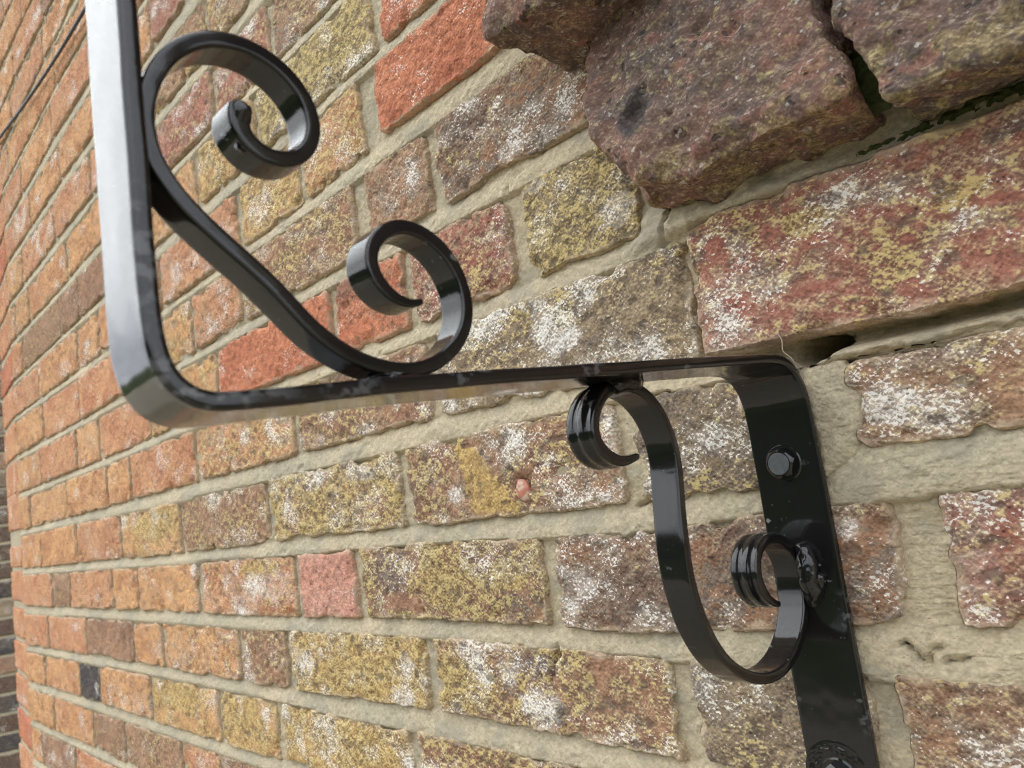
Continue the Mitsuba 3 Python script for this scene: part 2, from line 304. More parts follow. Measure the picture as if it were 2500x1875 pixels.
def spans(k):
    """(left, right) of every brick of course k."""
    js = [CORNER - .005] + list(COURSES[k][2])
    rng = np.random.default_rng(100 + k)
    x = js[-1]
    while x < RIGHT:
        x += .222 + rng.uniform(-.006, .006) if rng.random() < .6 else .112
        js.append(x)
    out = []
    for a, b in zip(js[:-1], js[1:]):
        w = np.interp(-(a + b) / 2, [.3, 1.4], [.0125, .0085]) * (.85 + .3 * rng.random())
        wa, wb = WIDE.get((k, a), w), WIDE.get((k, b), w)
        if (k, a) != (15, -.248):
            out.append((a + wa / 2, b - wb / 2))
    return out


# cracks seen in the joints and in one split brick: (x, z) along each, width, depth
CRACKS = [([(-.1506, -.0944), (-.1478, -.1013), (-.1428, -.1038), (-.1367, -.0966), (-.1332, -.1026), (-.127, -.101)], .0014, .006),
          ([(-.1579, .0385), (-.1386, .0392), (-.1157, .0375), (-.0947, .0388), (-.0771, .0376), (-.03, .038)], .0013, .008),
          ([(-.3729, -.1092), (-.3841, -.1292), (-.3817, -.1392), (-.377, -.1518), (-.3781, -.1649)], .0016, .0050),
          ([(-.326, .2194), (-.3202, .226)], .0010, .003), ([(-.3594, .2077), (-.360, .2009)], .0010, .003),
          ([(-.2917, -.0214), (-.2817, -.0184), (-.2775, -.0262)], .0016, .007), ([(-.2322, .1433), (-.2372, .1345), (-.2423, .1257)], .0012, .005),
          ([(-.2241, .0878), (-.2296, .0756), (-.2255, .0646), (-.2249, .0573)], .0012, .005)]


def cracked(X, Z):
    out = np.zeros(X.shape)
    for line, wd_, dp in CRACKS:
        (ax, az), (bx_, bz) = np.min(line, 0) - .01, np.max(line, 0) + .01
        if X.max() < ax or X.min() > bx_ or Z.max() < az or Z.min() > bz:
            continue
        P = np.stack([X, X * 0, Z], -1) * 190
        jx, jz = X + (nfbm(P, 2, 201) - .5) * .0045, Z + (nfbm(P, 2, 202) - .5) * .0045
        near = np.full(X.shape, 9.0)
        for (x0, z0), (x1, z1) in zip(line[:-1], line[1:]):
            L = math.hypot(x1 - x0, z1 - z0)
            t = np.clip(((jx - x0) * (x1 - x0) + (jz - z0) * (z1 - z0)) / L ** 2, 0, 1)
            near = np.minimum(near, np.hypot(jx - x0 - t * (x1 - x0), jz - z0 - t * (z1 - z0)))
        out = np.maximum(out, dp * np.exp(-(near / wd_) ** 2))
    return out


# dents seen in single bricks: x, z, radius, depth
HOLLOWS = [(-.3501, .007, .0075, .005), (-.3933, .0112, .0035, .003), (-.3835, .0015, .0085, .005), (-.3838, -.1353, .004, .003), (-.3735, -.1123, .004, .003), (-.377, -.1518, .005, .003),
           (-.575, .180, .006, .004), (-.60, .352, .005, .005)]


def face_mesh(x0, x1, k, y0, res, seed, amp=1.0, edge=.0017, corner=.006):
    """A brick: a weathered front face with worn arrises and four sides going back into the wall (its back is in the mortar)."""
    nx, nz = max(8, int((x1 - x0) / res)), max(6, int(.064 / res))
    e = np.linspace(0, 1, nx + 1)
    u = np.sort(np.r_[e, .006 * .2 / (x1 - x0), 1 - .006 * .2 / (x1 - x0)])
    v = np.sort(np.r_[np.linspace(0, 1, nz + 1), .02, .98])
    U, V = np.meshgrid(u, v)
    rng = np.random.default_rng(seed)
    tilt = rng.uniform(-.0012, .0012, 4)
    X = x0 + (x1 - x0) * U
    zb, zt = bottom(k, X) + tilt[0] + (tilt[1] - tilt[0]) * U, top(k, X) + tilt[2] + (tilt[3] - tilt[2]) * U
    Z = zb + (zt - zb) * V
    dx, dz = np.minimum(X - x0, x1 - X), np.minimum(Z - zb, zt - Z)
    # rounded corners in the plane of the face
    r = corner * rng.uniform(.5, 1.4)
    q = np.stack([np.clip(r - dx, 0, r), np.clip(r - dz, 0, r)], -1)
    nrm = np.maximum(np.linalg.norm(q, axis=-1), 1e-9)
    f = np.where((q > 0).all(-1), q.max(-1) / nrm, 1.0)
    shx, shz = q[..., 0] * (1 - f), q[..., 1] * (1 - f)
    X = X + np.where(X - x0 < x1 - X, shx, -shx)
    Z = Z + np.where(Z - zb < zt - Z, shz, -shz)
    P = np.stack([X, Z * 0 + seed * .731, Z], -1)
    wob = (nfbm(P * 45, 3, seed) - .5) * .0030 * amp + (nfbm(P * 190, 2, seed + 3) - .5) * .0026 * amp
    wob2 = (nfbm(P * 45, 3, seed + 9) - .5) * .0030 * amp + (nfbm(P * 190, 2, seed + 13) - .5) * .0026 * amp
    bite = np.clip(nfbm(P * 60, 3, seed + 15) - .55, 0, 1) * .024 * amp
    X, Z = X + wob2 + np.where(X - x0 < x1 - X, 1, -1) * bite * np.exp(-dx / .003), Z + wob + np.where(Z - zb < zt - Z, 1, -1) * bite * np.exp(-dz / .003)
    d = np.minimum(dx, dz)
    h = (nfbm(P * 20, 3, seed + 1) - .5) * .0036 * amp + (nfbm(P * 150, 3, seed + 2) - .5) * .0026 * amp * min(1.0, .0022 / res)
    chip = np.clip(nfbm(P * 70, 2, seed + 5) - .56, 0, 1) * np.clip(1 - d / .010, 0, 1) * .03 * amp
    pit = np.clip(.17 - nnoise(P * 110, seed + 6), 0, 1) * .016 * amp
    ee = edge * (.6 + .9 * nfbm(P * 40, 2, seed + 7))
    rr = np.clip(ee - d, 0, ee)
    Y = y0 + ee - np.sqrt(np.maximum(ee ** 2 - rr ** 2, 0)) - h + chip + pit
    Y = Y + cracked(X, Z)
    for hx, hz, hr, hd in HOLLOWS:
        if x0 < hx < x1:
            Y = Y + hd * np.clip(1 - ((X - hx) ** 2 + ((Z - hz) * 1.3) ** 2) / hr ** 2, 0, 1) ** .7
    ny, nxx = X.shape
    front = np.stack([X, Y, Z], -1).reshape(-1, 3)
    ring = np.r_[np.arange(nxx), np.arange(1, ny) * nxx + nxx - 1, (ny - 1) * nxx + np.arange(nxx - 2, -1, -1), np.arange(ny - 2, 0, -1) * nxx]
    back = front[ring].copy()
    back[:, 1] = y0 + .026
    verts = np.vstack([front, back])
    i = (np.arange(ny - 1)[:, None] * nxx + np.arange(nxx - 1)[None]).ravel()
    quads = [np.stack([i, i + 1, i + nxx + 1, i + nxx], 1)]
    m, b = len(ring), len(front)
    a = np.arange(m)
    quads.append(np.stack([ring[a], b + a, b + (a + 1) % m, ring[(a + 1) % m]], 1))
    q = np.vstack(quads)
    tri = np.vstack([q[:, [0, 1, 2]], q[:, [0, 2, 3]]])
    ed = np.r_[(np.clip(d / .012, 0, 1) * .48).ravel(), np.zeros(m)]
    return trimesh.Trimesh(verts, tri, process=False), ed


note('brick_wall', 'old orange and lichen-covered brick wall with pale mortar, behind the black bracket', 'wall')
PART_LABELS = {(13, -.40): 'clean bright red brick under the corbel', (18, -.65): 'small clean pink brick', (20, -1.40): 'narrow blue-black brick end',
               (16, -.10): 'proud deep red brick with lichen beside the bracket top', (12, -.40): 'clean red brick at the top edge', (15, -.70): 'clean red brick behind the scroll',
               (19, -.63): 'brick covered in mustard lichen', (16, -.35): 'brick crusted with white lichen'}
rest, rest_uv = [], []
for k in range(len(COURSES)):
    for j, (a, b) in enumerate(spans(k)):
        xm, seed = (a + b) / 2, k * 40 + j + 1
        rng = np.random.default_rng(7000 + seed)
        key = next((q for q in LOOKS if q[0] == k and a < q[1] < b), None)
        if key:
            tone, dark, white, yellow, proud = LOOKS[key]
        else:
            t = np.interp(-xm, [.7, 1.15], [0, 1])
            tone = rng.choice([0, 0, 0, 2, 3]) if rng.random() < t else rng.choice([3, 3, 4, 6])
            dark = int(rng.integers(0, 3) + (1 - t) * 5)
            white = int(rng.integers(0, 4) + (1 - t) * 7)
            yellow = int(rng.integers(0, 7) + (1 - t) * 4) if k > 9 else int(rng.integers(0, 4))
            if k <= 11 and rng.random() < .5:
                tone = 0 if rng.random() < .5 else 2
                white, dark = int(rng.integers(2, 7)), int(rng.integers(1, 5))
            proud = rng.uniform(-1, 2)
        zm = float(bottom(k, xm)) + .03
        far = max(0.0, -xm)
        shown = (-.20 - .17 * far < zm < .20 + .63 * far) and xm < .09
        dist = math.dist((xm, 0, zm), CAM)
        res = float(np.clip(dist * .0034, .0014, .006)) if shown else .012
        clean = tone in (1, 2, 8) and white < 3 and yellow < 3
        me, ed = face_mesh(a, b, k, -.0002 - proud * .0008, res, seed, amp=.75 if clean else 1.0)
        uv = np.column_stack([np.full(len(ed), pack(tone, dark, white, yellow)), ed + rng.integers(1, 60)])
        if shown:
            add('brick_wall__brick', me, 'brick_clay', True, uv, label=PART_LABELS.get(key))
        else:
            rest.append(me)
            rest_uv.append(uv)
add('brick_wall__brick_course', trimesh.util.concatenate(rest), 'brick_clay', True, np.vstack(rest_uv), kind='stuff')


def joint_depth(X, Z):
    """y of the pointing: struck back under the brick above, flush on the brick below."""
    Y = np.full(X.shape, .0040)
    for k in range(1, len(COURSES)):
        lo, hi = top(k, X), bottom(k - 1, X)
        f = (Z - lo) / np.maximum(hi - lo, 1e-4)
        inside = (f > -.15) & (f < 1.15)
        f = np.clip(f, 0, 1)
        near = np.interp(-X, [.2, .9], [1.0, 1.25])
        Y = np.where(inside, -.0002 + near * .0042 * f ** 1.8, Y)
    # the deep, open joint above and right of the strap, under the proud brick
    g = np.clip((X + .235) / .03, 0, 1) * np.exp(-((Z - .0500) / .0046) ** 4)
    Y += g * .0150 * (.75 + .5 * nfbm(np.stack([X, X * 0, Z], -1) * 40, 2, 3))
    jx, jz = ((nfbm(np.stack([X, X * 0 + k_, Z], -1) * 110, 3, 19) - .5) * .016 for k_ in (0, 2))
    hole = np.exp(-((X + jx + .1665) / .0120) ** 8) * np.exp(-((Z + jz * .6 - .0505 + (X + .166) * -.12) / .0072) ** 8)
    Y += hole * .060
    under = np.clip((X + .27) / .03, 0, 1) * np.clip((-.125 - X) / .03, 0, 1) * np.exp(-((Z - .138) / .010) ** 4)
    Y -= under * (.004 + .010 * nfbm(np.stack([X, X * 0, Z], -1) * 70, 3, 15))
    # broad smear of mortar right of the strap
    sm = np.clip((X + .165) / .02, 0, 1) * np.exp(-((Z + .018) / .018) ** 4)
    Y -= sm * .0022
    return Y


def mortar_patch(x0, x1, z0, z1, sx, sz, seed):
    X, Z = np.meshgrid(np.linspace(x0, x1, int((x1 - x0) / sx) + 1), np.linspace(z0, z1, int((z1 - z0) / sz) + 1))
    P = np.stack([X, X * 0 + .3, Z], -1)
    Y = joint_depth(X, Z) + cracked(X, Z) + (nfbm(P * 48, 3, seed) - .5) * .0036 + (nfbm(P * 230, 3, seed + 1) - .5) * .0020
    Y += np.clip(.20 - nnoise(P * 150, seed + 7), 0, 1) * .012 * np.clip((nfbm(P * 16, 2, seed + 8) - .42) * 6, 0, 1)
    crack = np.abs(nfbm(P * 34, 3, seed + 2) - .5)
    Y += np.clip(.012 - crack, 0, 1) * .10 * np.clip((nfbm(P * 11, 2, seed + 3) - .56) * 10, 0, 1)
    ny, nx = X.shape
    i = (np.arange(ny - 1)[:, None] * nx + np.arange(nx - 1)[None]).ravel()
    q = np.stack([i, i + 1, i + nx + 1, i + nx], 1)
    return trimesh.Trimesh(np.stack([X, Y, Z], -1).reshape(-1, 3), np.vstack([q[:, [0, 1, 2]], q[:, [0, 2, 3]]]), process=False)


patches = [mortar_patch(-.80, .27, -.36, .52, .0026, .0017, 5), mortar_patch(CORNER, -.80, -.60, 1.45, .007, .0033, 5),
           mortar_patch(-.80, .27, .52, 1.45, .02, .005, 5), mortar_patch(-.80, .27, -.9, -.36, .02, .005, 5), mortar_patch(CORNER, -.80, -.9, -.60, .02, .005, 5)]
add('brick_wall__mortar', trimesh.util.concatenate(patches), 'lime_mortar', True, label='pale sandy mortar joints')
core = trimesh.creation.box(bounds=[[CORNER + .02, .090, -1.6], [.6, .22, 2.2]])
add('brick_wall__core', core, 'lime_mortar')

# the canted return beyond the far corner: one brick end of every course shows
PHI = math.radians(6.0)
RDIR, RN = np.array([-math.cos(PHI), math.sin(PHI), 0]), np.array([-math.sin(PHI), -math.cos(PHI), 0])
for k in range(2, len(COURSES) - 3):
    z0, z1 = float(bottom(k, -1.8)), float(top(k, -1.8))
    dzz = .018 if k % 2 else -.004
    rng = np.random.default_rng(9100 + k)
    me, ed = face_mesh(0.0, .225, k, 0.0, .005, 4000 + k)
    v = me.vertices.copy()
    zz = v[:, 2] - bottom(k, v[:, 0]) + z0 + .004
    w = CORNER * np.array([1, 0, 0]) + np.outer(.004 + v[:, 0], RDIR) - np.outer(v[:, 1] + .002, RN) + np.outer(zz, [0, 0, 1])
    me = trimesh.Trimesh(w, me.faces[:, ::-1], process=False)
    uv = np.tile([pack(rng.choice([1, 2, 2, 0]), rng.integers(0, 4), rng.integers(0, 3), rng.integers(0, 2)), int(rng.integers(1, 60)) + .48], (len(w), 1))
    add('brick_wall__brick', me, 'brick_clay', True, uv)
c0 = np.array([CORNER, 0, 0])
pts = [c0 + RDIR * 0 - RN * .006, c0 + RDIR * .232 - RN * .006, c0 + RDIR * .232 - RN * .12, c0 - RN * .12]
slab = trimesh.convex.convex_hull(np.vstack([np.array(pts) + [0, 0, -1.55], np.array(pts) + [0, 0, 2.0]]))
add('brick_wall__return_core', slab, 'lime_mortar')


# ------------------------------------------------------------------ corbel
PITS = [(-.2215, .188, .010, .006), (-.214, .199, .0045, .006), (-.176, .215, .0075, .005), (-.158, .203, .006, .004), (-.066, .175, .010, .006), (-.20, .178, .004, .004)]


def lump(points, r, res, seed, amp, uvx):
    balls = []
    for p in points:
        balls.append(m3.Manifold.sphere(r, 12).translate(list(map(float, p))))
    m = m3.Manifold.batch_hull(balls).refine_to_length(res)
    g = m.to_mesh()
    t = trimesh.Trimesh(np.array(g.vert_properties[:, :3], float), np.array(g.tri_verts), process=True)
    t = trimesh.smoothing.filter_taubin(t, iterations=4)
    n, p = t.vertex_normals, t.vertices
    d = (nfbm(p * 16, 3, seed) - .5) * .015 * amp + (nfbm(p * 55, 4, seed + 1) - .5) * .012 * amp + (nfbm(p * 130, 3, seed + 2) - .5) * .0034 * amp - np.abs(nfbm(p * 30, 3, seed + 8) - .5) * .012 * amp
    d -= np.clip(.27 - nnoise(p * 62, seed + 3), 0, 1) * .018 * amp
    for hx, hz, hr, hd in PITS:
        d -= hd * np.clip(1 - ((p[:, 0] - hx) ** 2 + ((p[:, 2] - hz) * 1.3) ** 2) / hr ** 2, 0, 1) ** .6 * (p[:, 1] < -.01)
    t.vertices = p + n * d[:, None]
    return t, np.tile([uvx, seed * 1.3], (len(p), 1))


def corbel(points, seed, uvx, label, amp=1.0, r=.0035):
    t, uv = lump(points, r, .0021, seed, amp, uvx)
    add('brick_wall__corbel_stone', t, 'corbel_clay', True, uv, label=label)


corbel([(-.262, .02, .252), (-.260, -.022, .250), (-.254, -.034, .203), (-.240, -.038, .176), (-.224, -.036, .153), (-.200, -.038, .143), (-.200, .02, .135), (-.236, .0, .147),
        (-.262, .02, .20), (-.116, -.044, .148), (-.116, .02, .143), (-.137, -.022, .30), (-.137, .02, .30), (-.262, -.010, .30)], 21, .0, 'large broken reddish corbel stone with dark pits')
corbel([(-.292, -.066, .262), (-.288, .02, .266), (-.12, -.066, .262), (-.12, .02, .262), (-.294, -.066, .34), (-.12, -.066, .34), (-.292, .02, .34), (-.12, .02, .34)], 33, .25,
       'upper corbel brick jutting furthest out')
corbel([(-.096, -.044, .138), (-.098, .02, .140), (.06, -.044, .136), (.06, .02, .140), (-.119, -.030, .25), (-.119, .02, .25), (.06, -.030, .25), (.06, .02, .25)], 47, .45,
       'grey-brown corbel stone right of the dark crack')
corbel([(-.098, -.056, .272), (-.098, .02, .272), (.10, -.056, .272), (.10, .02, .272), (-.098, -.056, .34), (.10, -.056, .34), (.10, .02, .34), (-.098, .02, .34)], 52, .35, None)
corbel([(-.30, -.12, .372), (.26, -.12, .372), (-.30, .02, .372), (.26, .02, .372), (-.30, -.12, .43), (.26, -.12, .43), (-.30, .02, .43), (.26, .02, .43)], 66, .3, None)  # unseen course added overhead to shade the corbel stones
corbel([(.085, -.044, .142), (.085, .02, .146), (.24, -.044, .142), (.24, .02, .146), (.085, -.030, .25), (.085, .02, .25), (.24, -.030, .25), (.24, .02, .25)], 58, .2, None)

# mortar dabs: packed under the corbel and squeezed out beside the strap
for pts, r, seed, lab in [([(-.228, .004, .128), (-.205, .002, .131), (-.17, .003, .131)], .006, 61, 'mortar packed under the corbel'),
                          ([(-.172, .0045, .036), (-.156, .0045, .037), (-.152, .004, .028), (-.151, .004, .020), (-.153, .004, .010), (-.157, .0045, -.004), (-.172, .0045, -.014)], .0042, 62, 'mortar squeezed out beside the strap'),
                          ([(-.146, .0075, .0410), (-.10, .0080, .0405), (-.03, .0085, .0405)], .0048, 64, None)]:
    t, uv = lump(pts, r, .0016, seed, .32, 0)
    add('brick_wall__mortar_dab', t, 'lime_mortar', True, label=lab)

# mossy strip below the corbel stones, its dark green mostly painted shade
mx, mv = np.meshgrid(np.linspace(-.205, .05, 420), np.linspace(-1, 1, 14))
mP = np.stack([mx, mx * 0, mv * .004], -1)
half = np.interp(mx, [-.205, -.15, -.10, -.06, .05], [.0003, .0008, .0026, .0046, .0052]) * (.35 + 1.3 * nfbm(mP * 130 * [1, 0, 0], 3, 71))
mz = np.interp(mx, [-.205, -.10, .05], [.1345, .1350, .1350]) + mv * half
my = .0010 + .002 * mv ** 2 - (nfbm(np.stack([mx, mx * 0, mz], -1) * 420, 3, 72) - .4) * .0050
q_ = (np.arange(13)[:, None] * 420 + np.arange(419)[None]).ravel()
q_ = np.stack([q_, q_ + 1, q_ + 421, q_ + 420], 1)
cx, cz = np.meshgrid(np.linspace(-.140, -.080, 60), np.linspace(.146, .30, 120))  # dark sheet added between two stones, painting the gap as shaded
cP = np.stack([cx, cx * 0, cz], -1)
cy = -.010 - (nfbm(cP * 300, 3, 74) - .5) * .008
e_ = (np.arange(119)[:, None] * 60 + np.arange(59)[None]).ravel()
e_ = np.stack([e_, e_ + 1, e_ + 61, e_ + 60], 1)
crack_shade = trimesh.Trimesh(np.stack([cx, cy, cz], -1).reshape(-1, 3), np.vstack([e_[:, [0, 1, 2]], e_[:, [0, 2, 3]]]), process=False)
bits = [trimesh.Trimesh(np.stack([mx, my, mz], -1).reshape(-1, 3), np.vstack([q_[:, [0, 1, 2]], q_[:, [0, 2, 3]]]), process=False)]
add('brick_wall__mossy_shade', trimesh.util.concatenate([bits[0], crack_shade]), 'mossy_shade_green', True, kind='stuff', label='dark mossy strip and painted shade in the corbel cracks')


def pebble(c, size, rot, mat, label, seed):
    s = trimesh.creation.icosphere(subdivisions=4, radius=1.0)
    s.vertices *= (1 + (nfbm(s.vertices * 1.2 + 5, 2, seed) - .5) * .35)[:, None]
    s.apply_scale(size)
    s.apply_transform(trimesh.transformations.rotation_matrix(rot, [0, 1, 0]))
    s.apply_translation(c)
    add('brick_wall__pebble', s, mat, True, label=label)


pebble((-.3835, -.0005, -.0030), (.0062, .0030, .0080), -.35, 'pebble_red', 'smooth red pebble set in a brick', 3)
pebble((-.2075, -.0030, .0290), (.0030, .0034, .0064), .1, 'pebble_pale', 'pale pebble tucked behind the strap', 4)


# ------------------------------------------------------------------ bracket
def resample(pts, n, s=0.0):
    p = np.array(pts, float)
    d = np.r_[0, np.cumsum(np.linalg.norm(np.diff(p, axis=0), axis=1))]
    tck, _ = splprep(p.T, u=d, s=s, k=3)
    return np.array(splev(np.linspace(0, d[-1], n), tck)).T, d[-1]


def round_rect(w, t, r, arc=4):
    out = []
    for cx, cn, a0 in ((w / 2 - r, t / 2 - r, 0), (-w / 2 + r, t / 2 - r, 90), (-w / 2 + r, -t / 2 + r, 180), (w / 2 - r, -t / 2 + r, 270)):
        for a in np.linspace(a0, a0 + 90, arc + 1):
            out.append((cx + r * math.cos(math.radians(a)), cn + r * math.sin(math.radians(a))))
    return np.array(out)


def dense(prof, step):
    out = []
    for a, b in zip(prof, np.roll(prof, -1, 0)):
        n = max(1, int(np.ceil(np.linalg.norm(b - a) / step)))
        out += [a + (b - a) * i / n for i in range(n)]
    return np.array(out)


def sweep(path, xc, w, t, r, shape=None, wobble=.00012, seed=1, near_edge=None):
    """Flat bar: the profile (x across, n through the thickness) carried along a path in the (y, z) plane, ends closed and slightly rounded."""
    prof = dense(round_rect(w, t, r), .0012)
    d = np.gradient(path, axis=0)
    d /= np.linalg.norm(d, axis=1, keepdims=True)
    nrm = np.stack([-d[:, 1], d[:, 0]], 1)
    s = np.r_[0, np.cumsum(np.linalg.norm(np.diff(path, axis=0), axis=1))]
    rings = []
    stations = [(0, .72, -1), (0, .9, -.45), (0, 1.0, 0)] + [(i, 1, 0) for i in range(1, len(path) - 1)] + [(len(path) - 1, 1.0, 0), (len(path) - 1, .9, .45), (len(path) - 1, .72, 1)]
    for i, sc, push in stations:
        q = prof.copy()
        if shape is not None:
            q = shape(q, s[i], s[-1])
        q = q * np.array([1 - (1 - sc) * t / w, sc])
        yz = path[i] + d[i] * push * r + np.outer(q[:, 1], nrm[i])
        if near_edge is not None:                      # the bar is drawn out a little narrower towards its free end
            q = q * np.array([np.interp(yz[0, 0], [-.31, -.02], [.82, 1.0]), 1])
            q[:, 0] += near_edge - xc - q[:, 0].max()
            yz = yz + np.outer(near_edge - xc - q[:, 0], [np.interp(path[i, 0], [-.316, -.26], [.068, 0.0]), 0])     # and slightly twisted there
        rings.append(np.column_stack([xc + q[:, 0], yz]))
    v = np.array(rings)
    n, m, _ = v.shape
    V = v.reshape(-1, 3)
    V = V + (np.stack([nfbm(V * 60, 2, seed + c) for c in range(3)], -1) - .5) * wobble * 4
    i, j = np.meshgrid(np.arange(n - 1), np.arange(m), indexing='ij')
    a, b = i * m + j, i * m + (j + 1) % m
    q = np.stack([a, b, b + m, a + m], -1).reshape(-1, 4)
    f = np.vstack([q[:, [0, 1, 2]], q[:, [0, 2, 3]]])
    caps = []
    for base, flip in ((0, True), ((n - 1) * m, False)):
        V = np.vstack([V, V[base:base + m].mean(0)])
        c, jj = len(V) - 1, np.arange(m)
        tri = np.stack([np.full(m, c), base + jj, base + (jj + 1) % m], 1)
        caps.append(tri[:, ::-1] if flip else tri)
    me = trimesh.Trimesh(V, np.vstack([f] + caps), process=False)
    if me.volume < 0:
        me.invert()
    return me


BW, BX = .035, -.1888                       # bar width and its centre in x
top_bar = [(-.317, .335), (-.317, .26), (-.317, .18), (-.317, .12), (-.3171, .08), (-.3171, .058), (-.3168, .046), (-.3152, .0370), (-.3108, .0308), (-.3040, .0284),
           (-.295, .0288), (-.2688, .0309), (-.2345, .0332), (-.17, .0367), (-.1085, .0400), (-.06, .0424), (-.035, .0434), (-.0245, .0428), (-.0160, .0396), (-.0095, .0338),
           (-.0060, .0265), (-.0046, .0180), (-.0040, .005), (-.0038, -.03), (-.0038, -.09), (-.0038, -.15), (-.0038, -.22), (-.0038, -.262)]
d = np.r_[0, np.cumsum(np.linalg.norm(np.diff(np.array(top_bar), axis=0), axis=1))]
fine_s = np.r_[np.linspace(0, .27, 30), np.linspace(.273, .32, 40), np.linspace(.325, .57, 40), np.linspace(.573, .625, 44), np.linspace(.63, d[-1], 40)]
from scipy.interpolate import PchipInterpolator
path = np.stack([PchipInterpolator(d, np.array(top_bar)[:, c])(fine_s) for c in (0, 1)], 1)
k5 = np.array([1, 4, 6, 4, 1]) / 16
for _ in range(3):
    path[2:-2] = np.stack([np.convolve(path[:, c], k5, 'valid') for c in (0, 1)], 1)
note('iron_bracket', 'glossy black wrought iron bracket with scrolls bolted to the brick wall', 'bracket')
add('iron_bracket__flat_bar', sweep(path, BX, BW, .0047, .0014, seed=2, near_edge=-.1712), 'black_paint', 40)

UPPER = np.array([[-237.7, 57.6], [-243.1, 57.8], [-248.2, 59.5], [-252.0, 62.7], [-253.6, 67.2], [-252.9, 72.1], [-250.5, 76.3], [-246.9, 79.0], [-242.4, 80.2], [-237.5, 80.1], [-232.5, 78.7], [-227.9, 76.3], [-224.0, 72.9], [-221.2, 68.7], [-219.6, 63.9], [-219.2, 58.9], [-220.1, 54.0], [-222.3, 49.5], [-225.5, 45.5], [-229.4, 42.3], [-233.7, 39.8], [-238.4, 38.2], [-243.2, 37.3], [-248.2, 37.2], [-253.1, 37.7], [-258.0, 38.9], [-262.6, 40.7], [-267.0, 43.0], [-271.1, 45.8], [-274.9, 49.0], [-278.5, 52.5], [-282.1, 56.1], [-285.7, 59.7], [-289.3, 63.3], [-293.1, 66.7], [-296.9, 69.9], [-300.8, 73.1], [-304.5, 76.5], [-307.9, 80.3], [-310.6, 84.4], [-312.3, 88.9], [-313.0, 93.8], [-312.9, 98.8], [-311.9, 103.8], [-310.1, 108.6], [-307.6, 113.1], [-304.5, 117.0], [-300.8, 120.3], [-296.6, 122.7], [-291.9, 124.0], [-286.9, 124.3], [-281.8, 123.4], [-277.1, 121.4], [-273.0, 118.4], [-269.9, 114.4], [-268.1, 109.7], [-267.9, 104.6], [-269.4, 100.0], [-272.7, 96.5], [-277.3, 94.5], [-282.1, 94.3], [-286.4, 96.1], [-289.1, 100.1], [-289.4, 106.1]]) / 1000
LOWER = np.array([[-124.8, 5.4], [-130.7, 4.7], [-137.3, 5.1], [-143.2, 7.3], [-147.3, 11.7], [-148.8, 17.5], [-147.7, 23.0], [-144.3, 27.6], [-139.2, 31.3], [-133.1, 33.6], [-126.6, 34.6], [-120.3, 34.0], [-114.5, 31.9], [-109.3, 28.7], [-104.9, 24.4], [-101.4, 19.4], [-99.0, 13.8], [-97.7, 7.8], [-97.6, 1.7], [-98.1, -4.6], [-98.8, -11.0], [-99.6, -17.3], [-100.4, -23.6], [-101.0, -29.9], [-101.4, -36.1], [-101.5, -42.3], [-101.2, -48.4], [-100.4, -54.3], [-99.1, -60.1], [-97.2, -65.8], [-94.7, -71.3], [-91.4, -76.6], [-87.5, -81.5], [-83.0, -85.9], [-78.0, -89.8], [-72.6, -93.1], [-66.9, -95.8], [-61.0, -97.9], [-54.9, -99.4], [-48.7, -100.1], [-42.6, -100.1], [-36.6, -99.3], [-30.8, -97.7], [-25.3, -95.2], [-20.1, -91.9], [-15.6, -87.8], [-11.7, -83.0], [-8.6, -77.4], [-6.5, -71.3], [-5.6, -65.0], [-6.2, -58.9], [-8.2, -53.4], [-11.6, -48.5], [-16.3, -44.7], [-22.1, -42.1], [-28.5, -40.9], [-35.0, -41.3], [-40.7, -43.5], [-45.0, -47.6], [-47.3, -53.1], [-47.1, -59.0], [-44.1, -64.4], [-39.2, -68.6], [-33.4, -71.0]]) / 1000

def heart_ends(q, s, total):
    """One curl is drawn out to a point, the other is hammered to a thick, lumpy stub."""
    a = np.interp(s, [0, .016], [.45, 1.0])
    b = np.interp(total - s, [0, .003, .009, .016], [1.20, 1.30, 1.10, 1.0])
    return q * np.array([1.0 + .16 * (b - 1), a * b])


up_path, up_len = resample(UPPER, 220, len(UPPER) * (.0002) ** 2)
add('iron_bracket__scroll', sweep(up_path, -.1755 - .0055, .0110, .0045, .0009, shape=heart_ends, seed=11), 'black_paint', 40, label='upper heart-shaped scroll inside the corner')
lo_path, lo_len = resample(LOWER, 260, len(LOWER) * (.0002) ** 2)


def fluted(q, s, total):
    """The two curled ends are rolled with ribs along their outer face and thinned at the tip."""
    e = min(s, total - s)
    k = np.clip((.058 - e) / .015, 0, 1)
    tip = np.clip(e / .016, 0, 1)
    out = q.copy()
    side = np.sign(FLUTE_SIDE) * q[:, 1] > .0009
    x = q[:, 0] / .0145
    rib = .0011 * (.35 - np.abs(np.sin(x * math.pi * 2.4 + .9)) ** .8) * -1 + .0008 * (x * 2) ** 4 * -1
    out[:, 1] = np.where(side, q[:, 1] + FLUTE_SIDE * k * rib, q[:, 1])
    out[:, 1] *= .55 + .45 * tip
    return out


FLUTE_SIDE = 1.0
d0 = lo_path[1] - lo_path[0]
n0 = np.array([-d0[1], d0[0]])
if np.dot(n0, lo_path[0] - LOWER[4:14].mean(0)) < 0:
    FLUTE_SIDE = -1.0


def fluted_both(q, s, total):
    global FLUTE_SIDE
    keep = FLUTE_SIDE
    if s > total / 2:
        FLUTE_SIDE = -keep
    out = fluted(q, s, total)
    FLUTE_SIDE = keep
    return out


add('iron_bracket__scroll', sweep(lo_path, -.190 - .00725, .0145, .0050, .0012, shape=fluted_both, seed=17), 'black_paint', 40, label='lower s-shaped scroll with ribbed curls under the bar')


